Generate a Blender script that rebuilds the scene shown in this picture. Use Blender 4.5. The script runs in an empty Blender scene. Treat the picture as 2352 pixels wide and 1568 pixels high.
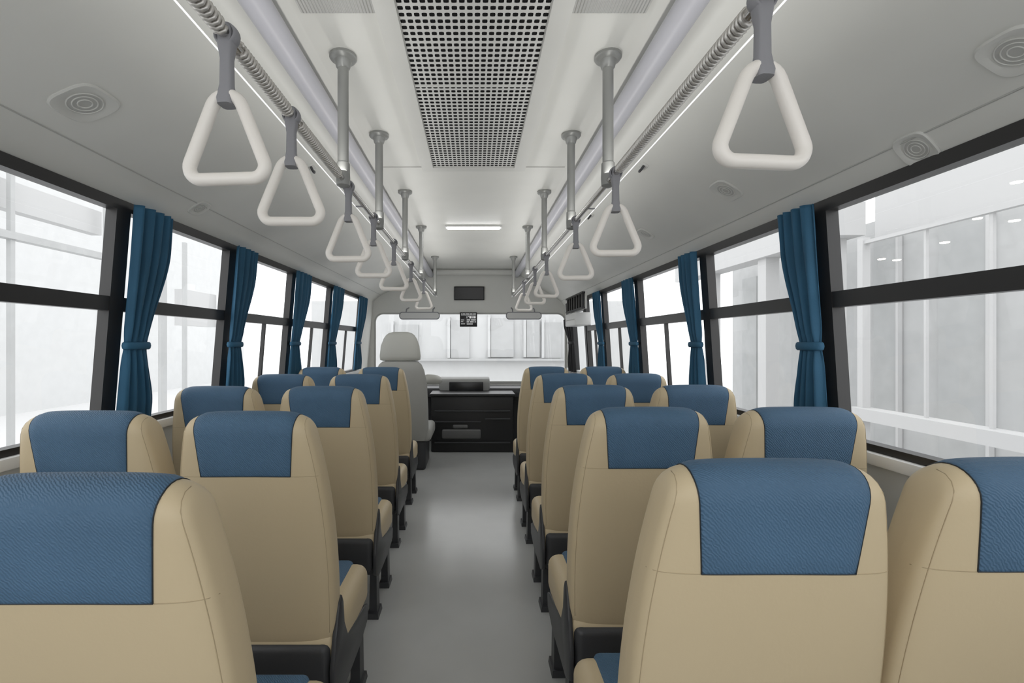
import bpy, bmesh, math, random
import numpy as np
from mathutils import Vector, Matrix
random.seed(3)
CH=1.55            # camera height
F=1068.0; VX=1088.0; VY=784.0
COL=bpy.context.scene.collection

# ------------------------------------------------------------ materials
def mat(name,col,rough=.5,metal=0,bump=0,bscale=40,emit=0,var=0,coat=0,ecol=None,btype='NOISE'):
    m=bpy.data.materials.new(name); m.use_nodes=True
    nt=m.node_tree; b=nt.nodes['Principled BSDF']
    b.inputs['Base Color'].default_value=(*col,1)
    b.inputs['Roughness'].default_value=rough
    b.inputs['Metallic'].default_value=metal
    b.inputs['Coat Weight'].default_value=coat
    if emit:
        b.inputs['Emission Color'].default_value=(*(ecol or col),1)
        b.inputs['Emission Strength'].default_value=emit
    tc=nt.nodes.new('ShaderNodeTexCoord')
    if var:
        n=nt.nodes.new('ShaderNodeTexNoise'); n.inputs['Scale'].default_value=3
        nt.links.new(tc.outputs['Object'],n.inputs['Vector'])
        r=nt.nodes.new('ShaderNodeValToRGB')
        r.color_ramp.elements[0].position=.3; r.color_ramp.elements[1].position=.7
        r.color_ramp.elements[0].color=(*[c*(1-var) for c in col],1)
        r.color_ramp.elements[1].color=(*[min(1,c*(1+var)) for c in col],1)
        nt.links.new(n.outputs['Fac'],r.inputs['Fac']); nt.links.new(r.outputs['Color'],b.inputs['Base Color'])
    if bump:
        if btype=='WAVE':
            n=nt.nodes.new('ShaderNodeTexWave'); n.bands_direction='DIAGONAL'
            n.inputs['Distortion'].default_value=5; n.inputs['Detail'].default_value=2; n.inputs['Detail Scale'].default_value=1.2
        elif btype=='RIB':
            n=nt.nodes.new('ShaderNodeTexWave'); n.bands_direction='X'
        else:
            n=nt.nodes.new('ShaderNodeTexNoise'); n.inputs['Detail'].default_value=3
        n.inputs['Scale'].default_value=bscale
        nt.links.new(tc.outputs['Object'],n.inputs['Vector'])
        bp=nt.nodes.new('ShaderNodeBump'); bp.inputs['Strength'].default_value=bump; bp.inputs['Distance'].default_value=.004
        nt.links.new(n.outputs['Fac'],bp.inputs['Height']); nt.links.new(bp.outputs['Normal'],b.inputs['Normal'])
    return m
M_beige=mat('beige_leather',(.575,.47,.305),.5,bump=.1,bscale=90)
M_seam=mat('beige_seam',(.42,.335,.21),.6)
M_blue=mat('blue_fabric',(.062,.135,.228),.62,bump=.4,bscale=85,btype='WAVE',var=.10)
M_pipe=mat('black_piping',(.01,.015,.02),.6)
M_dark=mat('dark_plastic',(.045,.046,.05),.45,bump=.1,bscale=200)
M_black=mat('black_frame',(.012,.012,.013),.4)
M_post=mat('window_post_dark',(.022,.021,.021),.38)
M_ceil=mat('ceiling_panel',(.76,.76,.725),.45,var=.02)
M_ceil2=mat('ceiling_center_panel',(.70,.70,.67),.45,var=.02)
M_front=mat('front_bulkhead',(.80,.80,.765),.5,var=.02)
M_rib=mat('ribbed_panel',(.58,.58,.56),.5,bump=.8,bscale=28,btype='RIB')
M_lav=mat('lavender_duct',(.55,.55,.60),.4)
M_grille=mat('grille_metal',(.72,.72,.70),.4)
M_hole=mat('grille_void',(.004,.004,.005),.9)
M_floor=mat('vinyl_floor',(.49,.495,.485),.22,var=.03,bump=.04,bscale=60)
M_wall=mat('lower_wall',(.58,.59,.58),.5,var=.03)
M_white=mat('white_plastic',(.8,.8,.79),.4)
M_hand=mat('cream_handle',(.88,.84,.79),.38,coat=.2)
M_strap=mat('grey_strap',(.28,.28,.30),.6,bump=.2,bscale=120)
M_chrome=mat('brushed_steel',(.62,.60,.58),.25,metal=1)
M_coil=mat('steel_coil',(.66,.64,.61),.38,metal=.75)
M_pole=mat('painted_pole',(.33,.335,.325),.35,metal=.3)
M_curt=mat('blue_curtain',(.024,.105,.19),.75,var=.15,bump=.15,bscale=150)
M_bcurt=mat('black_curtain',(.02,.02,.022),.8)
M_dgrey=mat('driver_seat_fabric',(.40,.40,.38),.7,bump=.2,bscale=60)
M_dgrey2=mat('driver_headrest_vinyl',(.55,.55,.51),.5)
M_lamp=mat('lamp_tube',(1,1,1),.5,emit=26)
M_glint=mat('rail_glint',(1,1,1),.5,emit=.8)  # faintly glowing white, imitates the bright highlight along the grab rails
M_vent=mat('vent_plastic',(.68,.68,.65),.45)
M_vent2=mat('vent_mid_grey',(.50,.50,.48),.5)  # plain darker grey for vent cores, seam lines and windscreen surround
M_hood=mat('dashboard_hood_grey',(.36,.36,.35),.5)
M_tray=mat('tray_grey',(.12,.12,.12),.5)
M_screen=mat('display_black',(.01,.01,.012),.25)
M_mark=mat('display_marks',(.9,.9,.9),.5,emit=.5)
M_ext=mat('exterior_white',(.56,.56,.56),.8)
M_ext0=mat('exterior_hazy_wall',(.60,.605,.605),.9,var=.02)
M_ext2=mat('exterior_pale_grey',(.48,.485,.485),.8,var=.04)
M_ext3=mat('exterior_panel_grey',(.43,.438,.438),.7,var=.05)
M_ground=mat('exterior_ground',(.64,.64,.64),.9)
M_visor=mat('visor_panel',(.72,.72,.71),.5)
M_spot=mat('spot_warm',(1,.9,.75),.5,emit=5,ecol=(1,.92,.8))
def glass():
    m=bpy.data.materials.new('window_glass'); m.use_nodes=True; nt=m.node_tree
    for n in list(nt.nodes): nt.nodes.remove(n)
    o=nt.nodes.new('ShaderNodeOutputMaterial'); mx=nt.nodes.new('ShaderNodeMixShader')
    t=nt.nodes.new('ShaderNodeBsdfTransparent'); t.inputs['Color'].default_value=(.98,.985,.985,1)
    g=nt.nodes.new('ShaderNodeBsdfGlossy'); g.inputs['Roughness'].default_value=.02
    mx.inputs[0].default_value=.04
    nt.links.new(t.outputs[0],mx.inputs[1]); nt.links.new(g.outputs[0],mx.inputs[2]); nt.links.new(mx.outputs[0],o.inputs[0])
    return m
M_glass=glass()

# ------------------------------------------------------------ mesh helpers
def mk(name,verts,faces,m,parent=None,smooth=True,loc=None):
    me=bpy.data.meshes.new(name); me.from_pydata([tuple(v) for v in verts],[],faces); me.update()
    bm=bmesh.new(); bm.from_mesh(me); bmesh.ops.recalc_face_normals(bm,faces=bm.faces); bm.to_mesh(me); bm.free()
    if smooth:
        for p in me.polygons: p.use_smooth=True
    me.materials.append(m)
    o=bpy.data.objects.new(name,me); COL.objects.link(o)
    if loc: o.location=loc
    if parent: o.parent=parent
    return o
def autosmooth(o,ang=35):
    try: o.data.set_sharp_from_angle(angle=math.radians(ang))
    except Exception: pass
def empty(name,loc=(0,0,0)):
    o=bpy.data.objects.new(name,None); o.location=loc; o.empty_display_size=.1; COL.objects.link(o); return o
def box(name,lo,hi,m,parent=None,bev=0,seg=3):
    bm=bmesh.new(); bmesh.ops.create_cube(bm,size=1)
    for v in bm.verts:
        v.co=Vector([(lo[i]+hi[i])/2+v.co[i]*(hi[i]-lo[i]) for i in range(3)])
    if bev: bmesh.ops.bevel(bm,geom=list(bm.edges),offset=bev,segments=seg,profile=.5,affect='EDGES')
    me=bpy.data.meshes.new(name); bm.to_mesh(me); bm.free(); me.materials.append(m)
    if bev:
        for p in me.polygons: p.use_smooth=True
    o=bpy.data.objects.new(name,me); COL.objects.link(o)
    if parent: o.parent=parent
    if bev: autosmooth(o,40)
    return o
def sweepdata(pts,r,closed=False,seg=10,rf=None,sx=1.0):
    pts=[Vector(p) for p in pts]; n=len(pts); V=[];Fc=[]
    T=[]
    for i in range(n):
        a=pts[(i-1)%n] if (closed or i>0) else pts[i]
        b=pts[(i+1)%n] if (closed or i<n-1) else pts[i]
        T.append((b-a).normalized())
    up=Vector((0,1,0)) if abs(T[0].y)<.9 else Vector((0,0,1))
    N=(up-T[0]*up.dot(T[0])).normalized()
    for i in range(n):
        N=(N-T[i]*N.dot(T[i])).normalized(); B=T[i].cross(N)
        rr=r if rf is None else rf(i/(n-1))
        for k in range(seg):
            a=2*math.pi*k/seg
            V.append(pts[i]+(N*math.cos(a)*sx+B*math.sin(a))*rr)
    m=n if closed else n-1
    for i in range(m):
        for k in range(seg):
            a=i*seg+k;b=i*seg+(k+1)%seg;c=((i+1)%n)*seg+(k+1)%seg;d=((i+1)%n)*seg+k
            Fc.append((a,b,c,d))
    if not closed:
        Fc.append(tuple(range(seg))); Fc.append(tuple(range((n-1)*seg,n*seg)))
    return V,Fc
def tube(name,pts,r,m,parent=None,closed=False,seg=10,rf=None,sx=1.0):
    V,Fc=sweepdata(pts,r,closed,seg,rf,sx)
    o=mk(name,V,Fc,m,parent); autosmooth(o,50); return o
def joindata(parts):
    V=[];Fc=[]
    for v,f in parts:
        k=len(V); V+=list(v); Fc+=[tuple(i+k for i in ff) for ff in f]
    return V,Fc
def lathe(name,prof,m,parent=None,seg=24,loc=None):
    V=[];Fc=[];n=len(prof)
    for r,z in prof:
        for k in range(seg):
            a=2*math.pi*k/seg; V.append((r*math.cos(a),r*math.sin(a),z))
    for i in range(n-1):
        for k in range(seg):
            Fc.append((i*seg+k,i*seg+(k+1)%seg,(i+1)*seg+(k+1)%seg,(i+1)*seg+k))
    Fc.append(tuple(range(seg))); Fc.append(tuple(range((n-1)*seg,n*seg)))
    o=mk(name,V,Fc,m,parent); autosmooth(o,40)
    if loc: o.location=loc
    return o
def prism(name,poly,x0,x1,m,parent=None,bev=0):
    n=len(poly)
    V=[(x0,y,z) for y,z in poly]+[(x1,y,z) for y,z in poly]
    Fc=[tuple(range(n)),tuple(range(n,2*n))]+[(i,(i+1)%n,n+(i+1)%n,n+i) for i in range(n)]
    o=mk(name,V,Fc,m,parent,smooth=False)
    if bev:
        bm=bmesh.new(); bm.from_mesh(o.data)
        bmesh.ops.bevel(bm,geom=list(bm.edges),offset=bev,segments=2,profile=.5,affect='EDGES')
        bm.to_mesh(o.data); bm.free()
        for p in o.data.polygons: p.use_smooth=True
        autosmooth(o,40)
    return o
def meta(o,label,cat,group=None):
    o['label']=label; o['category']=cat
    if group: o['group']=group
def struct(o): o['kind']='structure'; return o
def setparent(o,p):
    o.parent=p; o.matrix_parent_inverse=Matrix.Translation(p.location).inverted()

# ------------------------------------------------------------ camera / world
cd=bpy.data.cameras.new('camera'); cam=bpy.data.objects.new('camera',cd); COL.objects.link(cam)
cam.location=(0,0,CH); cam.rotation_euler=(math.pi/2,0,0)
cd.sensor_width=36; cd.lens=F/2352*36; cd.shift_x=(1176-VX)/2352; cd.shift_y=(VY-784)/2352; cd.clip_start=.02; cd.clip_end=200
bpy.context.scene.camera=cam
w=bpy.data.worlds.new('world'); bpy.context.scene.world=w; w.use_nodes=True
w.node_tree.nodes['Background'].inputs[0].default_value=(.98,.99,1,1)
w.node_tree.nodes['Background'].inputs[1].default_value=2.05
vs=bpy.context.scene.view_settings; vs.view_transform='Standard'; vs.look='None'; vs.exposure=0

# ------------------------------------------------------------ shell
Y0=-1.2; YF=7.5
floor=struct(box('floor',(-1.75,Y0,-.08),(1.6,YF,0),M_floor))
def Xw(side,z):
    zr=z-CH
    if side<0: return -(1.62+(0.6-zr)/.99*.08)
    return 1.46+(0.6-zr)/.99*.065
ZS=CH-.39
ZT={-1:CH+.635,1:CH+.575}
def wbox(side,y0,y1,z0,z1,ti,to,):
    V=[]
    for y in (y0,y1):
        for z in (z0,z1):
            x=Xw(side,z)
            V.append((x-side*ti,y,z)); V.append((x+side*to,y,z))
    Fc=[(0,1,3,2),(4,5,7,6),(0,1,5,4),(2,3,7,6),(0,2,6,4),(1,3,7,5)]
    return V,Fc
def bevel_obj(o,b,seg=2):
    bm=bmesh.new(); bm.from_mesh(o.data)
    bmesh.ops.bevel(bm,geom=list(bm.edges),offset=b,segments=seg,profile=.5,affect='EDGES')
    bm.to_mesh(o.data); bm.free()
    for p in o.data.polygons: p.use_smooth=True
    autosmooth(o,40)
for side,nm in ((-1,'left'),(1,'right')):
    V,Fc=wbox(side,Y0,YF,0,ZS-.03,0,.06); struct(mk('wall_'+nm,V,Fc,M_wall,smooth=False))
for i,side in enumerate((-1,1)):
    V,Fc=wbox(side,Y0,YF,ZS-.075,ZS-.028,.035,.05); o=struct(mk('trim_%d'%(i+1),V,Fc,M_white,smooth=False)); bevel_obj(o,.008)
    V,Fc=wbox(side,Y0,YF,0.0,.12,.015,0); o=struct(mk('baseboard_'+('left','right')[i],V,Fc,M_dark,smooth=False))

def catmull(P,n=8):
    out=[];P=[P[0]]+P+[P[-1]]
    for i in range(1,len(P)-2):
        p0,p1,p2,p3=[np.array(q,float) for q in P[i-1:i+3]]
        for k in range(n):
            t=k/n
            out.append(tuple(.5*((2*p1)+(-p0+p2)*t+(2*p0-5*p1+4*p2-p3)*t*t+(-p0+3*p1-3*p2+p3)*t**3)))
    out.append(tuple(P[-2])); return out
PL=catmull([(-1.625,.635),(-1.575,.685),(-1.52,.73),(-1.42,.785),(-1.2,.88),(-.85,1.015),(-.76,1.06),(-.70,1.13),(-.62,1.15)])
PR=catmull([(1.465,.575),(1.425,.62),(1.38,.665),(1.31,.715),(1.15,.815),(.85,1.0),(.76,1.06),(.70,1.13),(.62,1.15)])
prof=PL+PR[::-1]
n=len(prof); V=[];Fc=[]
for y in (Y0,YF):
    for (x,z) in prof: V.append((x,y,CH+z))
    for (x,z) in prof: V.append((x*1.02,y,CH+z+.05))
s=2*n
for i in range(n-1):
    Fc+=[(i,i+1,s+i+1,s+i),(n+i,n+i+1,s+n+i+1,s+n+i),(i,i+1,n+i+1,n+i),(s+i,s+i+1,s+n+i+1,s+n+i)]
ceil=struct(mk('ceiling',V,Fc,M_ceil)); autosmooth(ceil,35)
def onprof(side,ratio):
    P=PL if side<0 else PR
    for i in range(len(P)-1):
        a,b=P[i],P[i+1]; ra=a[1]/abs(a[0]); rb=b[1]/abs(b[0])
        if (ra-ratio)*(rb-ratio)<=0 and ra!=rb:
            t=(ratio-ra)/(rb-ra)
            x=a[0]+(b[0]-a[0])*t; z=a[1]+(b[1]-a[1])*t
            tx,tz=b[0]-a[0],b[1]-a[1]; L=math.hypot(tx,tz); tx/=L;tz/=L
            nx,nz=tz,-tx
            if nz>0: nx,nz=-nx,-nz
            return x,z,nx,nz
    return P[0][0],P[0][1],0,-1
for k,sx in enumerate((-1,1)):
    o=struct(tube('trim_%d'%(3+k),[(sx*.69,Y0+.1,CH+1.075),(sx*.69,2,CH+1.075),(sx*.69,YF-.02,CH+1.075)],.046,M_lav,seg=24))
ti=5
for side,rt in ((-1,.50),(1,.463)):
    x,z,nx,nz=onprof(side,rt)
    struct(tube('trim_%d'%ti,[(x,Y0,CH+z),(x,YF,CH+z)],.003,M_vent2,seg=8)); ti+=1
for side in (-1,1):
    o=struct(box('trim_%d'%ti,(side*.34 if side>0 else -.6,.6,CH+1.143),(.6 if side>0 else -.34,1.62,CH+1.152),M_rib)); ti+=1
struct(box('trim_%d'%ti,(-.6,3.06,CH+1.146),(.6,3.066,CH+1.152),M_vent2)); ti+=1
struct(box('trim_%d'%ti,(-.64,YF-.14,CH+1.06),(.64,YF-.02,CH+1.15),M_front,bev=.04)); ti+=1
def rrect(x0,x1,z0,z1,r,n=8):
    P=[]
    for cx,cz,a0 in ((x1-r,z1-r,0),(x0+r,z1-r,90),(x0+r,z0+r,180),(x1-r,z0+r,270)):
        for k in range(n+1):
            a=math.radians(a0+90*k/n); P.append((cx+r*math.cos(a),cz+r*math.sin(a)))
    return P
def ringmesh(name,inner,outer,y0,y1,m,parent=None):
    n=len(inner);V=[];Fc=[]
    for y in (y0,y1):
        V+=[(x,y,z) for x,z in inner]; V+=[(x,y,z) for x,z in outer]
    for i in range(n):
        j=(i+1)%n
        Fc+=[(i,j,n+j,n+i),(2*n+i,2*n+j,3*n+j,3*n+i),(i,j,2*n+j,2*n+i),(n+i,n+j,3*n+j,3*n+i)]
    return mk(name,V,Fc,m,parent,smooth=False)
struct(ringmesh('wall_rear',rrect(-1.5,1.38,CH-.6,CH+.85,.14),rrect(-1.78,1.65,0,CH+1.2,.001),Y0-.1,Y0,M_ceil2))

# grille
g=empty('air_conditioning_grille',(0,2.1,CH+1.15))
meta(g,'perforated pale metal air-conditioning return grille set in the ceiling','ceiling vent')
gx0,gx1,gy0,gy1=-.262,.262,.9,3.0
zc=CH+1.128
nc=20; nr=64
cw=(gx1-gx0)/nc; cl=(gy1-gy0)/nr
V=[];Fc=[]
for i in range(nc):
    for j in range(nr):
        cx=gx0+(i+.5)*cw; cy=gy0+(j+.5)*cl; k=len(V)
        a,b=cw/2,cl/2
        out=[(-a,-b),(-a,0),(-a,b),(0,b),(a,b),(a,0),(a,-b),(0,-b)]
        ha,hb=cw*.37,cl*.29
        inn=[(-ha*.88,-hb*.88),(-ha,0),(-ha*.88,hb*.88),(0,hb),(ha*.88,hb*.88),(ha,0),(ha*.88,-hb*.88),(0,-hb)]
        for p in out: V.append((cx+p[0],cy+p[1],zc))
        for p in inn: V.append((cx+p[0],cy+p[1],zc))
        for q in range(8):
            Fc.append((k+q,k+(q+1)%8,k+8+(q+1)%8,k+8+q))
o=mk('perforated_plate',V,Fc,M_grille,smooth=False); setparent(o,g)
o=box('backing_plate',(gx0,gy0,CH+1.131),(gx1,gy1,CH+1.135),M_hole); setparent(o,g)
def bd(lo,hi):
    V=[(x,y,z) for x in (lo[0],hi[0]) for y in (lo[1],hi[1]) for z in (lo[2],hi[2])]
    return V,[(0,1,3,2),(4,5,7,6),(0,1,5,4),(2,3,7,6),(0,2,6,4),(1,3,7,5)]
z0,z1=CH+1.118,CH+1.15
fr=[bd((-.335,gy0-.05,z0),(gx0,gy1+.06,z1)),bd((gx1,gy0-.05,z0),(.335,gy1+.06,z1)),bd((gx0,gy1,z0),(gx1,gy1+.06,z1)),bd((gx0,gy0-.05,z0),(gx1,gy0,z1)),bd((gx0,2.05,z0+.006),(gx1,2.056,z0+.012))]
V,Fc=joindata(fr); o=mk('frame',V,Fc,M_ceil2,smooth=False); setparent(o,g)

# ceiling lamp
L=empty('ceiling_lamp',(0,4.66,CH+1.15)); meta(L,'slim glowing white strip lamp across the ceiling','lamp')
o=box('lamp_housing',(-.285,4.60,CH+1.135),(.28,4.70,CH+1.15),M_white,bev=.004); setparent(o,L)
o=box('lamp_diffuser',(-.265,4.615,CH+1.128),(.26,4.685,CH+1.136),M_lamp,bev=.003); setparent(o,L)

WX0,WX1,WZ0,WZ1=-1.60,1.49,CH-.67,CH+.46
struct(ringmesh('wall_front',rrect(WX0,WX1,WZ0,WZ1,.14),rrect(-1.78,1.65,0,CH+1.2,.001),YF,YF+.1,M_front))
W=struct(ringmesh('window_1',rrect(WX0+.022,WX1-.022,WZ0+.03,WZ1-.022,.12),rrect(WX0-.002,WX1+.002,WZ0-.002,WZ1+.002,.142),YF-.012,YF+.02,M_vent2))
o=mk('glass_pane',[(WX0,YF+.03,WZ0),(WX1,YF+.03,WZ0),(WX1,YF+.03,WZ1),(WX0,YF+.03,WZ1)],[(0,1,2,3)],M_glass,W,smooth=False)

# side windows
wi=2
posts={-1:[0.08,1.11,2.14,3.11,4.17,5.28,6.70],1:[0.0,.97,1.96,2.95,4.17,5.28,6.1]}
for side in (-1,1):
    ps=posts[side]; zt=ZT[side]
    for i in range(len(ps)-1):
        a,b=ps[i],ps[i+1]; hw=.042
        parts=[wbox(side,a,b,zt-.035,zt+.012,.012,.04),wbox(side,a,b,ZS-.03,ZS,.012,.04),
               wbox(side,a,a+hw,ZS,zt-.035,.012,.04),wbox(side,b-hw,b,ZS,zt-.035,.012,.04)]
        V,Fc=joindata(parts)
        fr=struct(mk('window_%d'%wi,V,Fc,M_post,smooth=False)); wi+=1
        V,Fc=wbox(side,a+hw,b-hw,CH+.14,CH+.205,.010,.03); mk('middle_rail',V,Fc,M_post,fr,smooth=False)
        if i>=3:
            mid=a+.55*(b-a)
            V,Fc=wbox(side,mid-.012,mid+.012,ZS,CH+.14,.005,.02); mk('sash_divider',V,Fc,M_post,fr,smooth=False)
        x0=Xw(side,ZS)+side*.015; x1=Xw(side,zt)+side*.015
        mk('glass_pane',[(x0,a+.03,ZS),(x0,b-.03,ZS),(x1,b-.03,zt-.03),(x1,a+.03,zt-.03)],[(0,1,2,3)],M_glass,fr,smooth=False)
V,Fc=wbox(-1,6.70,YF,ZS-.03,ZT[-1]+.012,0,.05); struct(mk('wall_left_front',V,Fc,M_front,smooth=False))
V,Fc=wbox(1,7.25,YF,ZS-.03,ZT[1]+.012,0,.05); struct(mk('wall_right_front',V,Fc,M_front,smooth=False))
dparts=[wbox(1,6.1,6.18,.1,ZT[1]+.012,.02,.04),wbox(1,6.85,7.25,.1,ZT[1]+.012,.03,.04),wbox(1,6.18,6.85,CH+.42,ZT[1]+.012,.02,.04),wbox(1,6.18,6.85,.1,CH-.5,.02,.04)]
V,Fc=joindata(dparts); dr=struct(mk('door_1',V,Fc,M_black,smooth=False))
x0=Xw(1,CH-.5)+.01;x1=Xw(1,CH+.42)+.01
mk('glass_pane',[(x0,6.18,CH-.5),(x0,6.85,CH-.5),(x1,6.85,CH+.42),(x1,6.18,CH+.42)],[(0,1,2,3)],M_glass,dr,smooth=False)

b0=empty('door_control_box',(1.36,5.95,CH+.2)); meta(b0,'white plastic control box beside the entrance door','control box')
o=box('housing',(1.24,5.7,CH+.2),(1.44,6.3,CH+.36),M_white,bev=.015); setparent(o,b0)
o=box('cover_line',(1.236,5.72,CH+.27),(1.242,6.28,CH+.28),M_vent2); setparent(o,b0)
b1=empty('ventilation_louvre',(1.3,5.6,CH+.42)); meta(b1,'black slatted louvre panel above the entrance door','louvre')
pp=[]
for k in range(7):
    y=5.45+k*.14; pp.append(bd((1.27,y,CH+.40),(1.295,y+.05,CH+.57)))
pp.append(bd((1.265,5.42,CH+.385),(1.3,6.4,CH+.405))); pp.append(bd((1.265,5.42,CH+.565),(1.3,6.4,CH+.585)))
V,Fc=joindata(pp); o=mk('slats',V,Fc,M_black,smooth=False); setparent(o,b1)
o=box('back_panel',(1.3,5.42,CH+.385),(1.32,6.4,CH+.585),M_ceil2); setparent(o,b1)

# ------------------------------------------------------------ exterior
struct(box('ground',(-40,-25,-1.0),(40,50,-.95),M_ground))
def extern(name,parts,m,label=None,cat=None):
    V,Fc=joindata(parts); o=mk(name,V,Fc,m,smooth=False)
    if label: meta(o,label,cat)
    return o
Zr=lambda v:CH+v
e=extern('showroom_facade',[bd((5.98,7.15,-.95),(6.1,7.25,Zr(1.6))),bd((6.0,-2,Zr(1.5)),(6.08,7.18,Zr(1.55))),bd((5.9,-2,Zr(-1.2)),(6.16,7.3,Zr(-1.02))),
   bd((6.03,6.2,Zr(-1.03)),(6.07,6.23,Zr(1.51))),bd((6.03,5.4,Zr(-1.03)),(6.07,5.44,Zr(1.51))),bd((6.03,4.4,Zr(-1.03)),(6.07,4.44,Zr(1.51))),bd((6.03,3.,Zr(-1.03)),(6.07,3.04,Zr(1.51)))],M_ext,
   'white framed showroom facade with tall glazing seen outside','building')
o=extern('back_wall',[bd((8.2,-2,-.95),(8.3,9.5,Zr(4.6)))],M_ext); setparent(o,e)
o=extern('glazed_wall',[bd((8.1,2,-.95),(8.2,9.6,Zr(2.0)))],M_ext2); setparent(o,e)
for y,w_ in ((8.85,.5),(7.3,.75),(5.6,.9),(3.9,.8)):
    o=extern('glass_panel',[bd((8.04,y,-.95),(8.1,y+w_,Zr(2.0)))],M_ext3); setparent(o,e)
    o=extern('panel_frame',[bd((8.0,y-.08,-.95),(8.09,y-.03,Zr(2.02)))],M_ext); setparent(o,e)
for (a,b,D) in ((2170,558,6.6),(2330,508,5.9),(2245,503,6.8),(2060,598,7.6),(2025,596,7.8),(2335,420,5.5)):
    x=(a-VX)*D/F; z=CH+(VY-b)*D/F
    o=lathe('downlight',[(0,0),(.05,0),(.055,.012),(0,.014)],M_spot,None,16,(x,D,z)); setparent(o,e)
e2=extern('white_columned_hall',[bd((6.6,8.6,-.95),(6.9,8.85,Zr(2.0))),bd((6.6,10.5,-.95),(6.9,10.8,Zr(2.0))),bd((6.6,13,-.95),(6.9,13.3,Zr(2.0))),bd((6.5,8.3,Zr(1.9)),(7.0,15,Zr(2.5)))],M_ext,'pale hall with white columns and a white lintel outside','building')
o=extern('rear_wall',[bd((8.35,9.65,-.95),(8.4,15,Zr(2.5)))],M_ext2); setparent(o,e2)
for y,w_ in ((11.2,.8),(13.5,.7)):
    o=extern('grey_panel',[bd((8.2,y,-.95),(8.34,y+w_,Zr(1.9)))],M_ext3); setparent(o,e2)
e3=extern('glass_pavilion',[bd((-7.06,7.02,-.95),(-6.99,7.09,Zr(2.9))),bd((-7.06,6.8,-.95),(-6.99,6.84,Zr(2.9))),bd((-7.06,8.85,-.95),(-6.99,8.93,Zr(2.9))),bd((-7.1,3,Zr(1.55)),(-6.95,9,Zr(1.66))),
   bd((-7.06,10.4,-.95),(-6.99,10.6,Zr(2.4))),bd((-7.06,11.25,-.95),(-6.99,11.35,Zr(2.4))),bd((-7.06,13,-.95),(-6.99,13.15,Zr(2.4)))],M_ext2,'pale framed glass pavilion standing outside the windows','building')
o=extern('canopy_panel',[bd((-7.4,3,Zr(2.05)),(-7.2,9,Zr(2.5)))],M_ext); setparent(o,e3)
o=extern('canopy_panel',[bd((-7.4,11.5,Zr(.4)),(-7.2,13,Zr(1.3)))],M_ext); setparent(o,e3)
o=extern('rear_hall_wall',[bd((-16,0,-.95),(-15.8,32,Zr(6)))],M_ext0); setparent(o,e3)
def px(x,D): return (x-VX)*D/F
def pz(y,D): return CH+(VY-y)*D/F
D=17
e4=extern('distant_building',[bd((-6,17.2,-.95),(6,17.4,pz(690,D)))],M_ext0,'pale white building with grey window bays ahead','building')
for a,b,c,d in ((1035,1078,735,822),(1128,1180,730,820),(1210,1240,735,820),(1252,1290,740,822),(905,960,745,815)):
    o=extern('window_bay',[bd((px(a,D),17.05,pz(d,D)),(px(b,D),17.2,pz(c,D)))],M_ext2); setparent(o,e4)
    o=extern('bay_frame',[bd((px(a,D)-.12,17.0,pz(d,D)),(px(a,D)-.02,17.2,pz(c-8,D)))],M_ext0); setparent(o,e4)
o=extern('ledge',[bd((px(940,D),16.9,pz(828,D)),(px(1310,D),17.2,pz(823,D)))],M_ext2); setparent(o,e4)

# ------------------------------------------------------------ passenger seat
zt0,zb0,T0=1.312,.44,.064
WP=np.polyfit([.43,.6,.85,1.05,1.2,1.312],[.248,.258,.260,.245,.220,.196],3)
def Wf(z): return float(np.polyval(WP,z))
def hp(z): return .147+.016*max(0,min(1,(z-1.1)/.2))
def P(xi,s,off=0):
    a=min(1,abs(xi))
    T=T0*max(0,1-a**6)**(1/5)+off
    zt=zt0-.075*(1-max(0,1-a**6.5)**(1/5))-.004*a*a+off
    zb=zb0+.07*(1-max(0,1-a**5)**.2)-off
    ra=T
    if s<=1: y=-T; z=zb+ra+(zt-zb-2*ra)*s
    elif s<=2:
        t=math.pi*(s-1); y=-T*math.cos(t); z=zt-ra+ra*math.sin(t)
    elif s<=3: y=T; z=zt-ra-(zt-zb-2*ra)*(s-2)
    else:
        t=math.pi*(s-3); y=T*math.cos(t); z=zb+ra-ra*math.sin(t)
    bul=.010*math.sin(math.pi*max(0,min(1,(z-zb0)/(zt0-zb0))))*(1-a**4)
    if y<0: y-=bul
    y+=T0+(zt0-z)*.165
    W_=Wf(z)+ (off if a>.9 else 0)
    return Vector((xi*W_,y,z))
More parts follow.
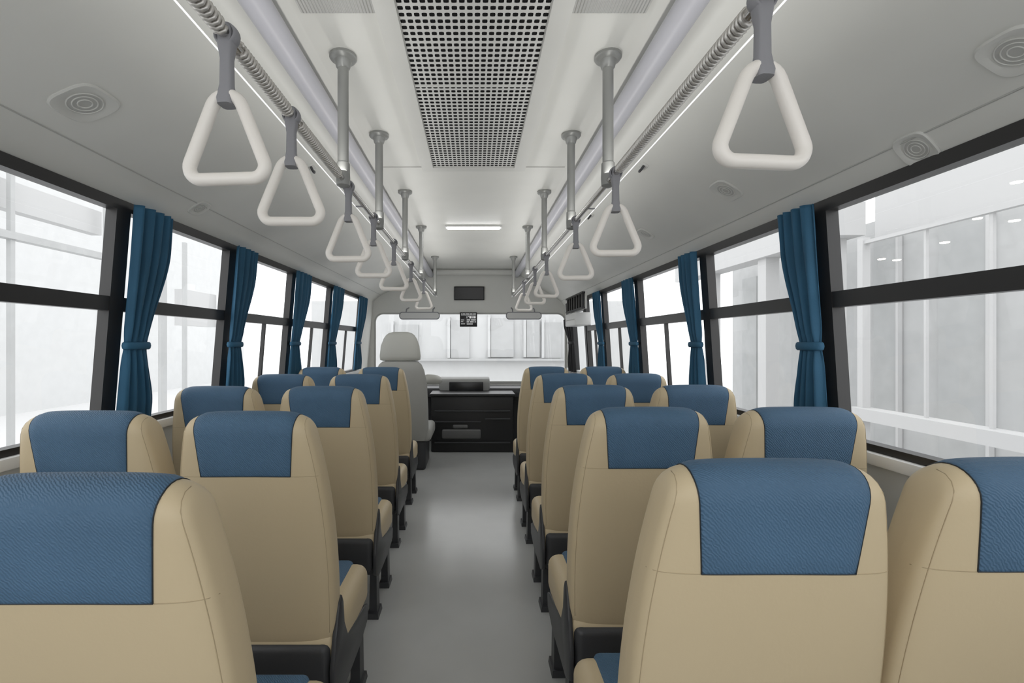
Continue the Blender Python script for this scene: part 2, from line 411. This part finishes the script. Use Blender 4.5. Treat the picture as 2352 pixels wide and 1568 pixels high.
def build_seat():
    root=empty('passenger_seat')
    xs=[i*.08 for i in range(11)]+[.84,.88,.91,.935,.955,.97,.982,.991,.997,1.0]
    xs=[-x for x in xs[:0:-1]]+xs
    ss=[i/28 for i in range(28)]+[1+i/12 for i in range(12)]+[2+i/20 for i in range(20)]+[3+i/10 for i in range(10)]
    V=[P(x,s) for x in xs for s in ss]; m=len(ss); Fc=[]
    for i in range(len(xs)-1):
        for j in range(m):
            Fc.append((i*m+j,i*m+(j+1)%m,(i+1)*m+(j+1)%m,(i+1)*m+j))
    o=mk('backrest',V,Fc,M_beige,root)
    zl=zb0+T0; zh=zt0-T0
    s0=(1.106-zl)/(zh-zl)
    srow=[s0,s0+.0015,s0+.008]+[s0+(1-s0)*i/14 for i in range(1,14)]+[1+i/14 for i in range(14)]+[2+.25*i/6 for i in range(7)]+[2.252]
    def xp(s):
        z=P(0.3,s).z; return min(.86,hp(z)/Wf(z))
    us=[-1,-.995,-.96,-.88]+[i*.1 for i in range(-8,9)]+[.88,.96,.995,1]
    V=[];nr_=len(us)
    for r,s in enumerate(srow):
        X=xp(s); edge=(r==0 or r==len(srow)-1)
        fr_=min(1,abs(s-s0)/.05+.25)
        for u in us:
            off=.005*min(1,(1-abs(u))*8+.2)*fr_
            if abs(u)==1 or edge: off=-.004
            V.append(P(u*X,s,off))
    Fc=[(i*nr_+j,i*nr_+j+1,(i+1)*nr_+j+1,(i+1)*nr_+j) for i in range(len(srow)-1) for j in range(nr_-1)]
    o=mk('headrest_panel',V,Fc,M_blue,root); o['label']='blue woven fabric headrest panel'
    path=[P(-xp(s),s,.0004) for s in reversed(srow)]
    X=xp(srow[0]); path+=[P(X*u,srow[0],.0004) for u in [i/8 for i in range(-7,8)]]
    path+=[P(xp(s),s,.0004) for s in srow]
    tube('piping',path,.0014,M_pipe,root,seg=6)
    parts=[]
    for sg in (-1,1):
        parts.append(sweepdata([P(sg*(X+(1-X)*i/12*.995),s0,.0) for i in range(13)],.0009,seg=6))
        parts.append(sweepdata([P(sg*.945,.02+.98*i/20,.0) for i in range(21)]+[P(sg*.945,1+i/8,.0) for i in range(5)],.0009,seg=6))
    V,Fc=joindata(parts); mk('seam',V,Fc,M_seam,root)
    o=box('seat_cushion',(-.262,.13,.345),(.262,.68,.525),M_beige,root,bev=.05,seg=5)
    o=box('cushion_insert',(-.195,.2,.44),(.195,.672,.537),M_blue,root,bev=.025,seg=4); o['label']='blue fabric seat insert'
    o=box('seat_shell',(-.245,.115,.30),(.245,.30,.49),M_dark,root,bev=.03,seg=4)
    o=box('under_frame',(-.235,.2,.25),(.235,.62,.36),M_dark,root,bev=.012,seg=2)
    for sg in (-1,1):
        a,b=(.248,.266) if sg>0 else (-.266,-.248)
        prism('side_bracket',[(.125,.29),(.115,.40),(.145,.50),(.185,.60),(.215,.62),(.235,.585),(.25,.50),(.30,.42),(.58,.37),(.64,.345),(.63,.28),(.5,.25),(.2,.25)],a,b,M_dark,root,bev=.006)
    for sg in (-1,1):
        for yy in (.27,.60):
            x=sg*.225
            def tp(x0,x1,y0,y1,z0,z1,k):
                V=[(x0-k,y0-k,z0),(x1+k,y0-k,z0),(x1+k,y1+k,z0),(x0-k,y1+k,z0),(x0,y0,z1),(x1,y0,z1),(x1,y1,z1),(x0,y1,z1)]
                return V,[(0,1,2,3),(4,5,6,7),(0,1,5,4),(1,2,6,5),(2,3,7,6),(3,0,4,7)]
            parts=[tp(x-.018,x+.018,yy-.035,yy+.03,.025,.29,.004),tp(x-.03,x+.03,yy-.055,yy+.05,0,.03,.004)]
            V,Fc=joindata(parts); o=mk('leg',V,Fc,M_dark,root,smooth=False)
    return root
seat=build_seat()
RA=[(.583,.86),(.62,1.6),(.645,2.45),(.66,3.35),(.68,4.3)]
RW=[(1.122,.87),(1.168,1.6),(1.19,2.45),(1.195,3.35),(1.212,4.3)]
LA=[(-.692,.76),(-.75,1.5),(-.79,2.38),(-.82,3.28),(-.845,4.2)]
LW=[(-1.295,1.51),(-1.345,2.38),(-1.37,3.28),(-1.39,4.2)]
def duplicate(root,loc):
    r=root.copy(); COL.objects.link(r); r.location=loc
    for c in root.children:
        d=c.copy(); COL.objects.link(d); d.parent=r
    return r
alls=[(p,'aisle') for p in RA+LA]+[(p,'win') for p in RW+LW]
for i,((x,y),k) in enumerate(alls):
    s_=seat if i==0 else duplicate(seat,(0,0,0))
    s_.location=(x,y,0)
    meta(s_,'beige leather bus seat with blue headrest panel beside the aisle' if k=='aisle' else 'beige leather bus seat with blue headrest panel beside the windows','seat','passenger seats in rows')

# ------------------------------------------------------------ rails, poles, straps
RAIL={-1:(-.525,CH+.65),1:(.54,CH+.64)}
for side in (-1,1):
    x,z=RAIL[side]
    r=empty('grab_rail',(x,.3,z)); meta(r,'long brushed steel grab rail below the ceiling with coiled sleeve','handrail','overhead grab rails')
    o=tube('rail_tube',[(x,.3,z),(x,3,z),(x,6.6,z)],.0125,M_chrome,seg=16); setparent(o,r)
    segs=[(.5,.96),(1.03,1.31),(1.38,1.8)] if side<0 else [(.45,.83),(.91,1.72)]
    parts=[]
    for a,b in segs:
        turns=int((b-a)/.013); N=turns*9
        parts.append(sweepdata([(x+.0150*math.cos(2*math.pi*i/9),a+(b-a)*i/N,z+.0150*math.sin(2*math.pi*i/9)) for i in range(N+1)],.0045,seg=5))
    V,Fc=joindata(parts); o=mk('coiled_sleeve',V,Fc,M_coil); setparent(o,r)
    o=tube('glint_strip',[(x+side*.034,.4,z-.012),(x+side*.034,6.5,z-.012)],.0019,M_glint,seg=8); setparent(o,r)  # rail highlight shaped as a thin glowing thread, no lamp here
    for y in (.45,2.2,4.25,6.45):
        V,Fc=bd((min(x,x+side*.034),y-.004,z-.014),(max(x,x+side*.034),y+.004,z-.009))
        o=mk('glint_bracket',V,Fc,M_strap,smooth=False); setparent(o,r)
    ld=bpy.data.lights.new('added_ceiling_fill','AREA'); ld.shape='RECTANGLE'; ld.size=.04; ld.size_y=6.2; ld.energy=8; ld.color=(1,.985,.95)  # added area light, out of view, brightens the ceiling from rail height
    lo=bpy.data.objects.new('added_ceiling_fill',ld); COL.objects.link(lo); lo.location=(x,3.3,z+.03); lo.rotation_euler=(math.pi,0,0)
    setparent(lo,r)
def build_pole():
    root=empty('ceiling_pole')
    h=1.15-.645
    tube('pole_tube',[(0,0,.0),(0,0,h*.5),(0,0,h)],.0215,M_pole,root,seg=20)
    lathe('ceiling_flange',[(0,h),(.052,h),(.054,h-.012),(.05,h-.018),(.034,h-.024),(.027,h-.05),(.0215,h-.055)],M_pole,root,28)
    lathe('rail_clamp',[(.0215,.075),(.026,.07),(.027,.03),(.028,.012),(.026,-.018),(.012,-.026),(0,-.026)],M_pole,root,20)
    return root
pole=build_pole(); first=True
for side in (-1,1):
    for D in (1.87,2.58,3.56,4.65,6.3):
        p=pole if first else duplicate(pole,(0,0,0)); first=False
        x,z=RAIL[side]; p.location=(x,D,CH+.645)
        meta(p,'grey steel support pole from ceiling flange to grab rail','pole','ceiling support poles')
def build_strap():
    root=empty('hanging_strap')
    top=-.112; bot=-.318; hw=.098; r=.0136
    def rc(A,B,C,rad,n=9):
        A,B,C=Vector(A),Vector(B),Vector(C)
        d1=(A-B).normalized(); d2=(C-B).normalized(); ang=d1.angle(d2); d=rad/math.tan(ang/2)
        p1=B+d1*d; p2=B+d2*d; cen=B+(d1+d2).normalized()*(rad/math.sin(ang/2)); out=[]
        v1=p1-cen; v2=p2-cen; th=v1.angle(v2)
        for i in range(n+1):
            t=i/n; out.append(cen+(v1*math.sin((1-t)*th)+v2*math.sin(t*th))/math.sin(th))
        return out
    A=(0,top+.045);B=(hw-.002,bot+r);C=(-hw+.002,bot+r)
    loop=rc(C,A,B,.036)+rc(A,B,C,.026)+rc(B,C,A,.026)
    pts=[]
    for i in range(len(loop)):
        a,b=loop[i],loop[(i+1)%len(loop)]; k=max(1,int((b-a).length/.012))
        for j in range(k): q=a.lerp(b,j/k); pts.append((q.x,0,q.y))
    o=tube('handle',pts,r,M_hand,root,closed=True,seg=16,sx=1.05); o['label']='cream plastic triangular handle'
    zt=max(p[2] for p in pts)
    V=[];Fc=[]
    prof=[(.018,.016,.015),(-.02,.017,.015),(-.05,.0125,.011),(zt+.022,.0135,.011),(zt-.010,.0175,.018),(zt-.021,.0155,.017)]
    for z,a,b in prof:
        for k in range(16):
            t=2*math.pi*k/16; ct,st=math.cos(t),math.sin(t)
            V.append((a*math.copysign(abs(ct)**.5,ct),b*math.copysign(abs(st)**.5,st),z))
    for i in range(len(prof)-1):
        for k in range(16): Fc.append((i*16+k,i*16+(k+1)%16,(i+1)*16+(k+1)%16,(i+1)*16+k))
    Fc+= [tuple(range(16)),tuple(range((len(prof)-1)*16,len(prof)*16))]
    o=mk('strap_band',V,Fc,M_strap,root); autosmooth(o,40)
    V,Fc=sweepdata([(.0215*math.cos(a),0,.0215*math.sin(a)) for a in [2*math.pi*i/20 for i in range(20)]],.004,closed=True,seg=8)
    V=[(v[0],v[1]*3.6,v[2]) for v in V]
    o=mk('rail_loop',V,Fc,M_strap,root)
    return root
strap=build_strap(); first=True
for side,Ds in ((-1,(.99,1.34,1.95,2.44,3.06,3.9,4.9)),(1,(.87,1.77,2.46,3.45,4.1,5.0))):
    for D in Ds:
        p=strap if first else duplicate(strap,(0,0,0)); first=False
        x,z=RAIL[side]; p.location=(x,D,z); p.rotation_euler=(0,0,math.radians(random.uniform(-8,8)))
        meta(p,'cream triangular hand strap hanging by grey band from grab rail','hand strap','hanging hand straps')

# ------------------------------------------------------------ curtains
def curtain(side,y0,y1,seed,m=None,lab='blue pleated curtain tied back beside the window post',grp='blue window curtains',zrange=None,off=.055,amp0=.018):
    rnd=random.Random(seed); m=m or M_curt
    xw=lambda z:Xw(side,z)-side*off
    zt=ZT[side]+.0; zb=CH-.40; zk=CH-.02
    if zrange: zt,zb=zrange
    root=empty('curtain',(xw(zb),y0,zb)); meta(root,lab,'curtain',grp)
    NU,NV=72,56; V=[];Fc=[]
    w=y1-y0; ph=rnd.uniform(0,6)
    def width(z):
        if z>zk:
            t=(z-zk)/(zt-zk); q=min(1,t/.75); q=q*q*(3-2*q)
            return w*(.54+.46*q)
        t=(zk-z)/(zk-zb); q=min(1,t/.8); q=q*q*(3-2*q); return w*(.54+.30*q)
    def pin(z):
        return math.exp(-((z-zk)/.05)**2)
    for j in range(NV+1):
        z=zb+(zt-zb)*j/NV; ww=width(z); amp=amp0*(1-.55*pin(z))
        for i in range(NU+1):
            u=i/NU
            d=amp*math.sin(2*math.pi*4.2*u+ph+.4*math.sin(3*(z-zb))+.3*math.sin(9*u))+.003*math.sin(2*math.pi*11*u+4*z)
            V.append((xw(z)-side*(d+.008*math.sin(math.pi*u)),y0+ww*u,z))
    for j in range(NV):
        for i in range(NU):
            a=j*(NU+1)+i; Fc.append((a,a+1,a+NU+2,a+NU+1))
    o=mk('curtain_cloth',V,Fc,m); sm=o.modifiers.new('t','SOLIDIFY'); sm.thickness=.003; setparent(o,root)
    ww=width(zk); pts=[]
    for k in range(28):
        t=2*math.pi*k/28
        pts.append((xw(zk)-side*.004+math.cos(t)*(amp0+.01),y0+ww/2+math.sin(t)*(ww/2+.008),zk))
    V,Fc=sweepdata(pts,.008,closed=True,seg=8); V=[(v[0],v[1],zk+(v[2]-zk)*2.3) for v in V]
    o=mk('tie_band',V,Fc,m); setparent(o,root)
k=0
for a,b in ((2.155,2.41),(3.07,3.34),(4.15,4.50),(5.24,5.66),(6.42,6.90)): curtain(-1,a,b,k,off=.055 if k<2 else .04,amp0=.016 if k<2 else .013);k+=1
for a,b in ((1.94,2.15),(2.96,3.19),(4.16,4.47),(5.25,5.56)): curtain(1,a,b,k,off=.055 if k<7 else .038,amp0=.016 if k<7 else .012);k+=1
curtain(1,6.75,7.3,20,M_bcurt,'dark gathered curtain hanging beside the windscreen','front curtain',(CH+.34,CH-.45),.05,.02)

# ------------------------------------------------------------ ceiling vents
def vent(px_,py_,size):
    u=px_-VX; v=VY-py_; side=1 if u>0 else -1
    x,z,nx,nz=onprof(side,v/abs(u)); D=x*F/u
    root=empty('ceiling_air_vent'); meta(root,'pale rounded-square air vent with ringed centre in the ceiling','air vent','ceiling air vents')
    def sq(r,z_,e=.55,n=40):
        return [(r*math.copysign(abs(math.cos(t))**e,math.cos(t)),r*math.copysign(abs(math.sin(t))**e,math.sin(t)),z_) for t in [2*math.pi*k/n for k in range(n)]]
    def lay(rings):
        V=[];Fc=[];n=40
        for rg in rings: V+=rg
        for i in range(len(rings)-1):
            for k in range(n): Fc.append((i*n+k,i*n+(k+1)%n,(i+1)*n+(k+1)%n,(i+1)*n+k))
        Fc.append(tuple(range((len(rings)-1)*n,len(rings)*n))); return V,Fc
    s=size
    V,Fc=lay([sq(s,-.006),sq(s,.003),sq(s*.94,.007),sq(s*.8,.005,.7),sq(s*.72,.001,.8)]); o=mk('bezel',V,Fc,M_vent,root); autosmooth(o,30)
    V,Fc=joindata([sweepdata([(s*f*math.cos(t),s*f*math.sin(t),.002) for t in [2*math.pi*q/32 for q in range(32)]],s*.03,closed=True,seg=6) for f in (.6,.42,.24)])
    o=mk('vent_rings',V,Fc,M_vent,root)
    o=lathe('vent_core',[(0,.0012),(s*.60,.0012),(s*.6,.002),(0,.002)],M_vent2,root,28)
    N=Vector((nx,0,nz)).normalized(); Yv=Vector((0,1,0)); Xv=Yv.cross(N)
    root.matrix_world=Matrix.Translation((x,D,CH+z))@Matrix((Xv,Yv,N)).transposed().to_4x4()
for a,b,s in ((195,237,.088),(458,478,.055),(2105,342,.058),(2335,118,.066),(1667,437,.072),(1483,537,.06)): vent(a,b,s)
def hook(px_,py_):
    u=px_-VX; v=VY-py_; side=1 if u>0 else -1
    x,z,nx,nz=onprof(side,v/abs(u)); D=x*F/u
    root=empty('coat_hook'); meta(root,'small dark grey plastic hook fixed to the ceiling panel','hook','small ceiling hooks')
    box('hook_base',(-.022,-.03,-.004),(.022,.03,.008),M_vent,root,bev=.004)
    tube('hook_arm',[(0,-.015,.006),(0,-.012,.02),(0,.0,.03),(0,.018,.03),(0,.026,.02)],.007,M_dark,root)
    N=Vector((nx,0,nz)).normalized(); Yv=Vector((0,1,0)); Xv=Yv.cross(N)
    root.matrix_world=Matrix.Translation((x,D,CH+z))@Matrix((Xv,Yv,N)).transposed().to_4x4()
for a,b in ((715,382),(1478,380),(1357,493)): hook(a,b)

# ------------------------------------------------------------ front area
d=empty('header_display',(-.07,YF,CH+.78)); meta(d,'blank black rectangular display panel above the windscreen','display')
o=box('bezel',(-.315,YF-.03,CH+.665),(.172,YF,CH+.885),M_black,bev=.006); setparent(o,d)
o=box('screen',(-.30,YF-.033,CH+.68),(.157,YF-.029,CH+.87),M_screen); setparent(o,d)
Ds=7.35
d=empty('information_screen',(px(1076,Ds),Ds,CH+.46)); meta(d,'small black information screen with white text hung at the windscreen top','screen')
xa,xb,za,zb_=px(1056,Ds),px(1096,Ds),pz(750,Ds),pz(717,Ds)
o=box('housing',(xa,Ds,za),(xb,Ds+.04,zb_),M_screen,bev=.006); setparent(o,d)
parts=[]
def mark(x0,x1,y0,y1):
    parts.append(bd((px(x0,Ds),Ds-.003,pz(y1,Ds)),(px(x1,Ds),Ds-.0005,pz(y0,Ds))))
for (a,b,c,e_) in ((1059,1062,720,721.2),(1063,1068,720,721.2),(1069.5,1078,720,721.2),(1080,1085,720,721.2),(1087,1093,720,721.2),
    (1059,1093,723,723.5),
    (1072,1073,726,731),(1075,1078,726,727),(1077.3,1078.3,726,731),(1080,1083,726,731),(1085,1086,726,731),(1087.5,1090.5,726,731),(1092,1093,726,731),
    (1059,1066,734,735.2),(1072,1080,733.5,735.5),(1082,1093,733.5,735.5),
    (1059,1064,738,739.2),(1072,1077,738,740),(1079,1088,738,740),(1090,1093,738,740),
    (1059,1068,743,744.2),(1072,1086,743,744.6)): mark(a,b,c,e_)
V,Fc=joindata(parts); o=mk('screen_text',V,Fc,M_mark,smooth=False); setparent(o,d)
o=box('mount_arm',(px(1072,Ds),Ds+.04,zb_-.05),(px(1080,Ds),YF+.0,zb_-.02),M_dark); setparent(o,d)
for xa,xb in ((915,1012),(1160,1246)):
    Dv=7.2; X0,X1=px(xa,Dv),px(xb,Dv); Z0,Z1=pz(734,Dv),pz(717,Dv)
    v=empty('sun_visor',((X0+X1)/2,Dv,Z1)); meta(v,'pale grey rounded sun visor hanging above the windscreen','sun visor','windscreen sun visors')
    pr=rrect(X0+.02,X1-.02,Z0+.01,Z1,.045)
    o=tube('visor_frame',[(x,Dv,z) for x,z in pr],.008,M_strap,closed=True,seg=10); setparent(o,v)
    n_=len(pr); V=[(x,Dv-.004,z) for x,z in pr]+[(x,Dv+.004,z) for x,z in pr]
    Fc=[tuple(range(n_)),tuple(range(n_,2*n_))]+[(i,(i+1)%n_,n_+(i+1)%n_,n_+i) for i in range(n_)]
    o=mk('visor_panel',V,Fc,M_visor,smooth=False); setparent(o,v)
    for xx in (X0+.12,X1-.12):
        o=tube('visor_arm',[(xx,Dv,Z1),(xx,Dv+.05,Z1+.05),(xx,YF,Z1+.09)],.01,M_strap); setparent(o,v)
# console
Dc=6.5
c=empty('front_console',(0,Dc+.2,0)); meta(c,'black boxy front console with shelves ahead of the aisle','console')
X0,X1=px(990,Dc),px(1180,Dc)
o=box('console_body',(X0,Dc,0.0),(X1,Dc+.42,CH-.76),M_black,bev=.02); setparent(o,c)
o=box('console_lid',(X0-.02,Dc-.03,CH-.77),(X1+.02,Dc+.43,CH-.73),M_black,bev=.012); setparent(o,c)
for a,b,zz in ((X0+.05,X1-.05,CH-.98),(X0+.05,X0+.7,CH-1.13),(X0+.75,X1-.05,CH-1.09),(X0+.05,X1-.05,CH-1.42)):
    o=box('shelf_lip',(a,Dc-.02,zz),(b,Dc+.005,zz+.02),M_dark,bev=.005); setparent(o,c)
o=box('storage_tray',(px(1015,Dc),Dc-.04,CH-1.36),(px(1105,Dc),Dc+.01,CH-1.22),M_tray,bev=.03); setparent(o,c)
o=box('storage_tray',(px(1040,Dc),Dc-.03,CH-1.215),(px(1075,Dc),Dc+.01,CH-1.16),M_tray,bev=.02); setparent(o,c)
# dashboard
da=empty('dashboard',(-.2,7.1,CH-.75)); meta(da,'grey moulded dashboard hood with dark instrument panel below the windscreen','dashboard')
o=prism('hood',[(6.98,CH-.80),(6.95,CH-.60),(7.0,CH-.56),(7.15,CH-.54),(7.4,CH-.58),(7.45,CH-.80)],px(1008,6.95),px(1125,6.95),M_hood,bev=.02); setparent(o,da)
o=box('instrument_panel',(px(1032,6.95),6.935,CH-.80),(px(1110,6.95),6.97,CH-.605),M_screen,bev=.008); setparent(o,da)
o=box('dashboard_top',(-1.55,6.97,CH-.84),(1.45,YF-.01,CH-.70),M_dark,bev=.03); setparent(o,da)
o=box('lower_panel',(-1.5,7.25,.0),(1.42,YF-.01,CH-.83),M_dark); setparent(o,da)

# driver seat
ds=empty('driver_seat',(-.88,5.5,0)); meta(ds,'light grey high-backed driver seat with rounded headrest and armrest','seat')
def loft(name,sections,m,n=28,e=.6):
    V=[];Fc=[]
    for (cx,cy,z,a,b) in sections:
        for k in range(n):
            t=2*math.pi*k/n; ct,st=math.cos(t),math.sin(t)
            V.append((cx+a*math.copysign(abs(ct)**e,ct),cy+b*math.copysign(abs(st)**e,st),z))
    for i in range(len(sections)-1):
        for k in range(n): Fc.append((i*n+k,i*n+(k+1)%n,(i+1)*n+(k+1)%n,(i+1)*n+k))
    Fc+= [tuple(range(n)),tuple(range((len(sections)-1)*n,len(sections)*n))]
    o=mk(name,V,Fc,m); autosmooth(o,60); return o
cx=-.86; y=5.45
o=loft('headrest',[(cx,y,CH-.225,.20,.05),(cx,y,CH-.215,.235,.07),(cx,y,CH-.17,.240,.085),(cx,y,CH-.05,.225,.09),(cx,y,CH+.03,.195,.085),(cx,y,CH+.075,.165,.07),(cx,y,CH+.10,.13,.05),(cx,y,CH+.112,.08,.02)],M_dgrey2,e=.65); setparent(o,ds)
o=loft('backrest',[(cx+.0,y+.15,CH-1.18,.28,.10),(cx+.0,y+.12,CH-1.05,.32,.12),(cx+.0,y+.08,CH-.8,.32,.12),(cx,y+.04,CH-.5,.31,.11),(cx,y+.01,CH-.34,.28,.10),(cx,y,CH-.27,.25,.08),(cx,y,CH-.235,.21,.06),(cx,y,CH-.225,.16,.04)],M_dgrey,e=.65); setparent(o,ds)
for k in (-1,1):
    o=tube('headrest_post',[(cx+k*.09,y,CH-.3),(cx+k*.09,y,CH-.18)],.012,M_chrome); setparent(o,ds)
arm=[(cx+.26,y+.06,CH-.46),(cx+.31,y+.12,CH-.45),(cx+.36,y+.20,CH-.46),(cx+.40,y+.32,CH-.475),(cx+.41,y+.44,CH-.49),(cx+.41,y+.53,CH-.50),(cx+.41,y+.57,CH-.505),(cx+.41,y+.585,CH-.507)]
rr_=[.05,.058,.06,.056,.05,.042,.028,.008]
o=tube('armrest',arm,.06,M_dgrey2,seg=16,rf=lambda t: rr_[min(7,int(round(t*7)))]); setparent(o,ds)
o=box('seat_cushion',(cx-.33,y+.1,CH-1.2),(cx+.35,y+.75,CH-1.04),M_dgrey,bev=.05,seg=4); setparent(o,ds)
o=box('pedestal',(cx-.25,y+.15,0.0),(cx+.28,y+.65,CH-1.19),M_dark,bev=.03); setparent(o,ds)
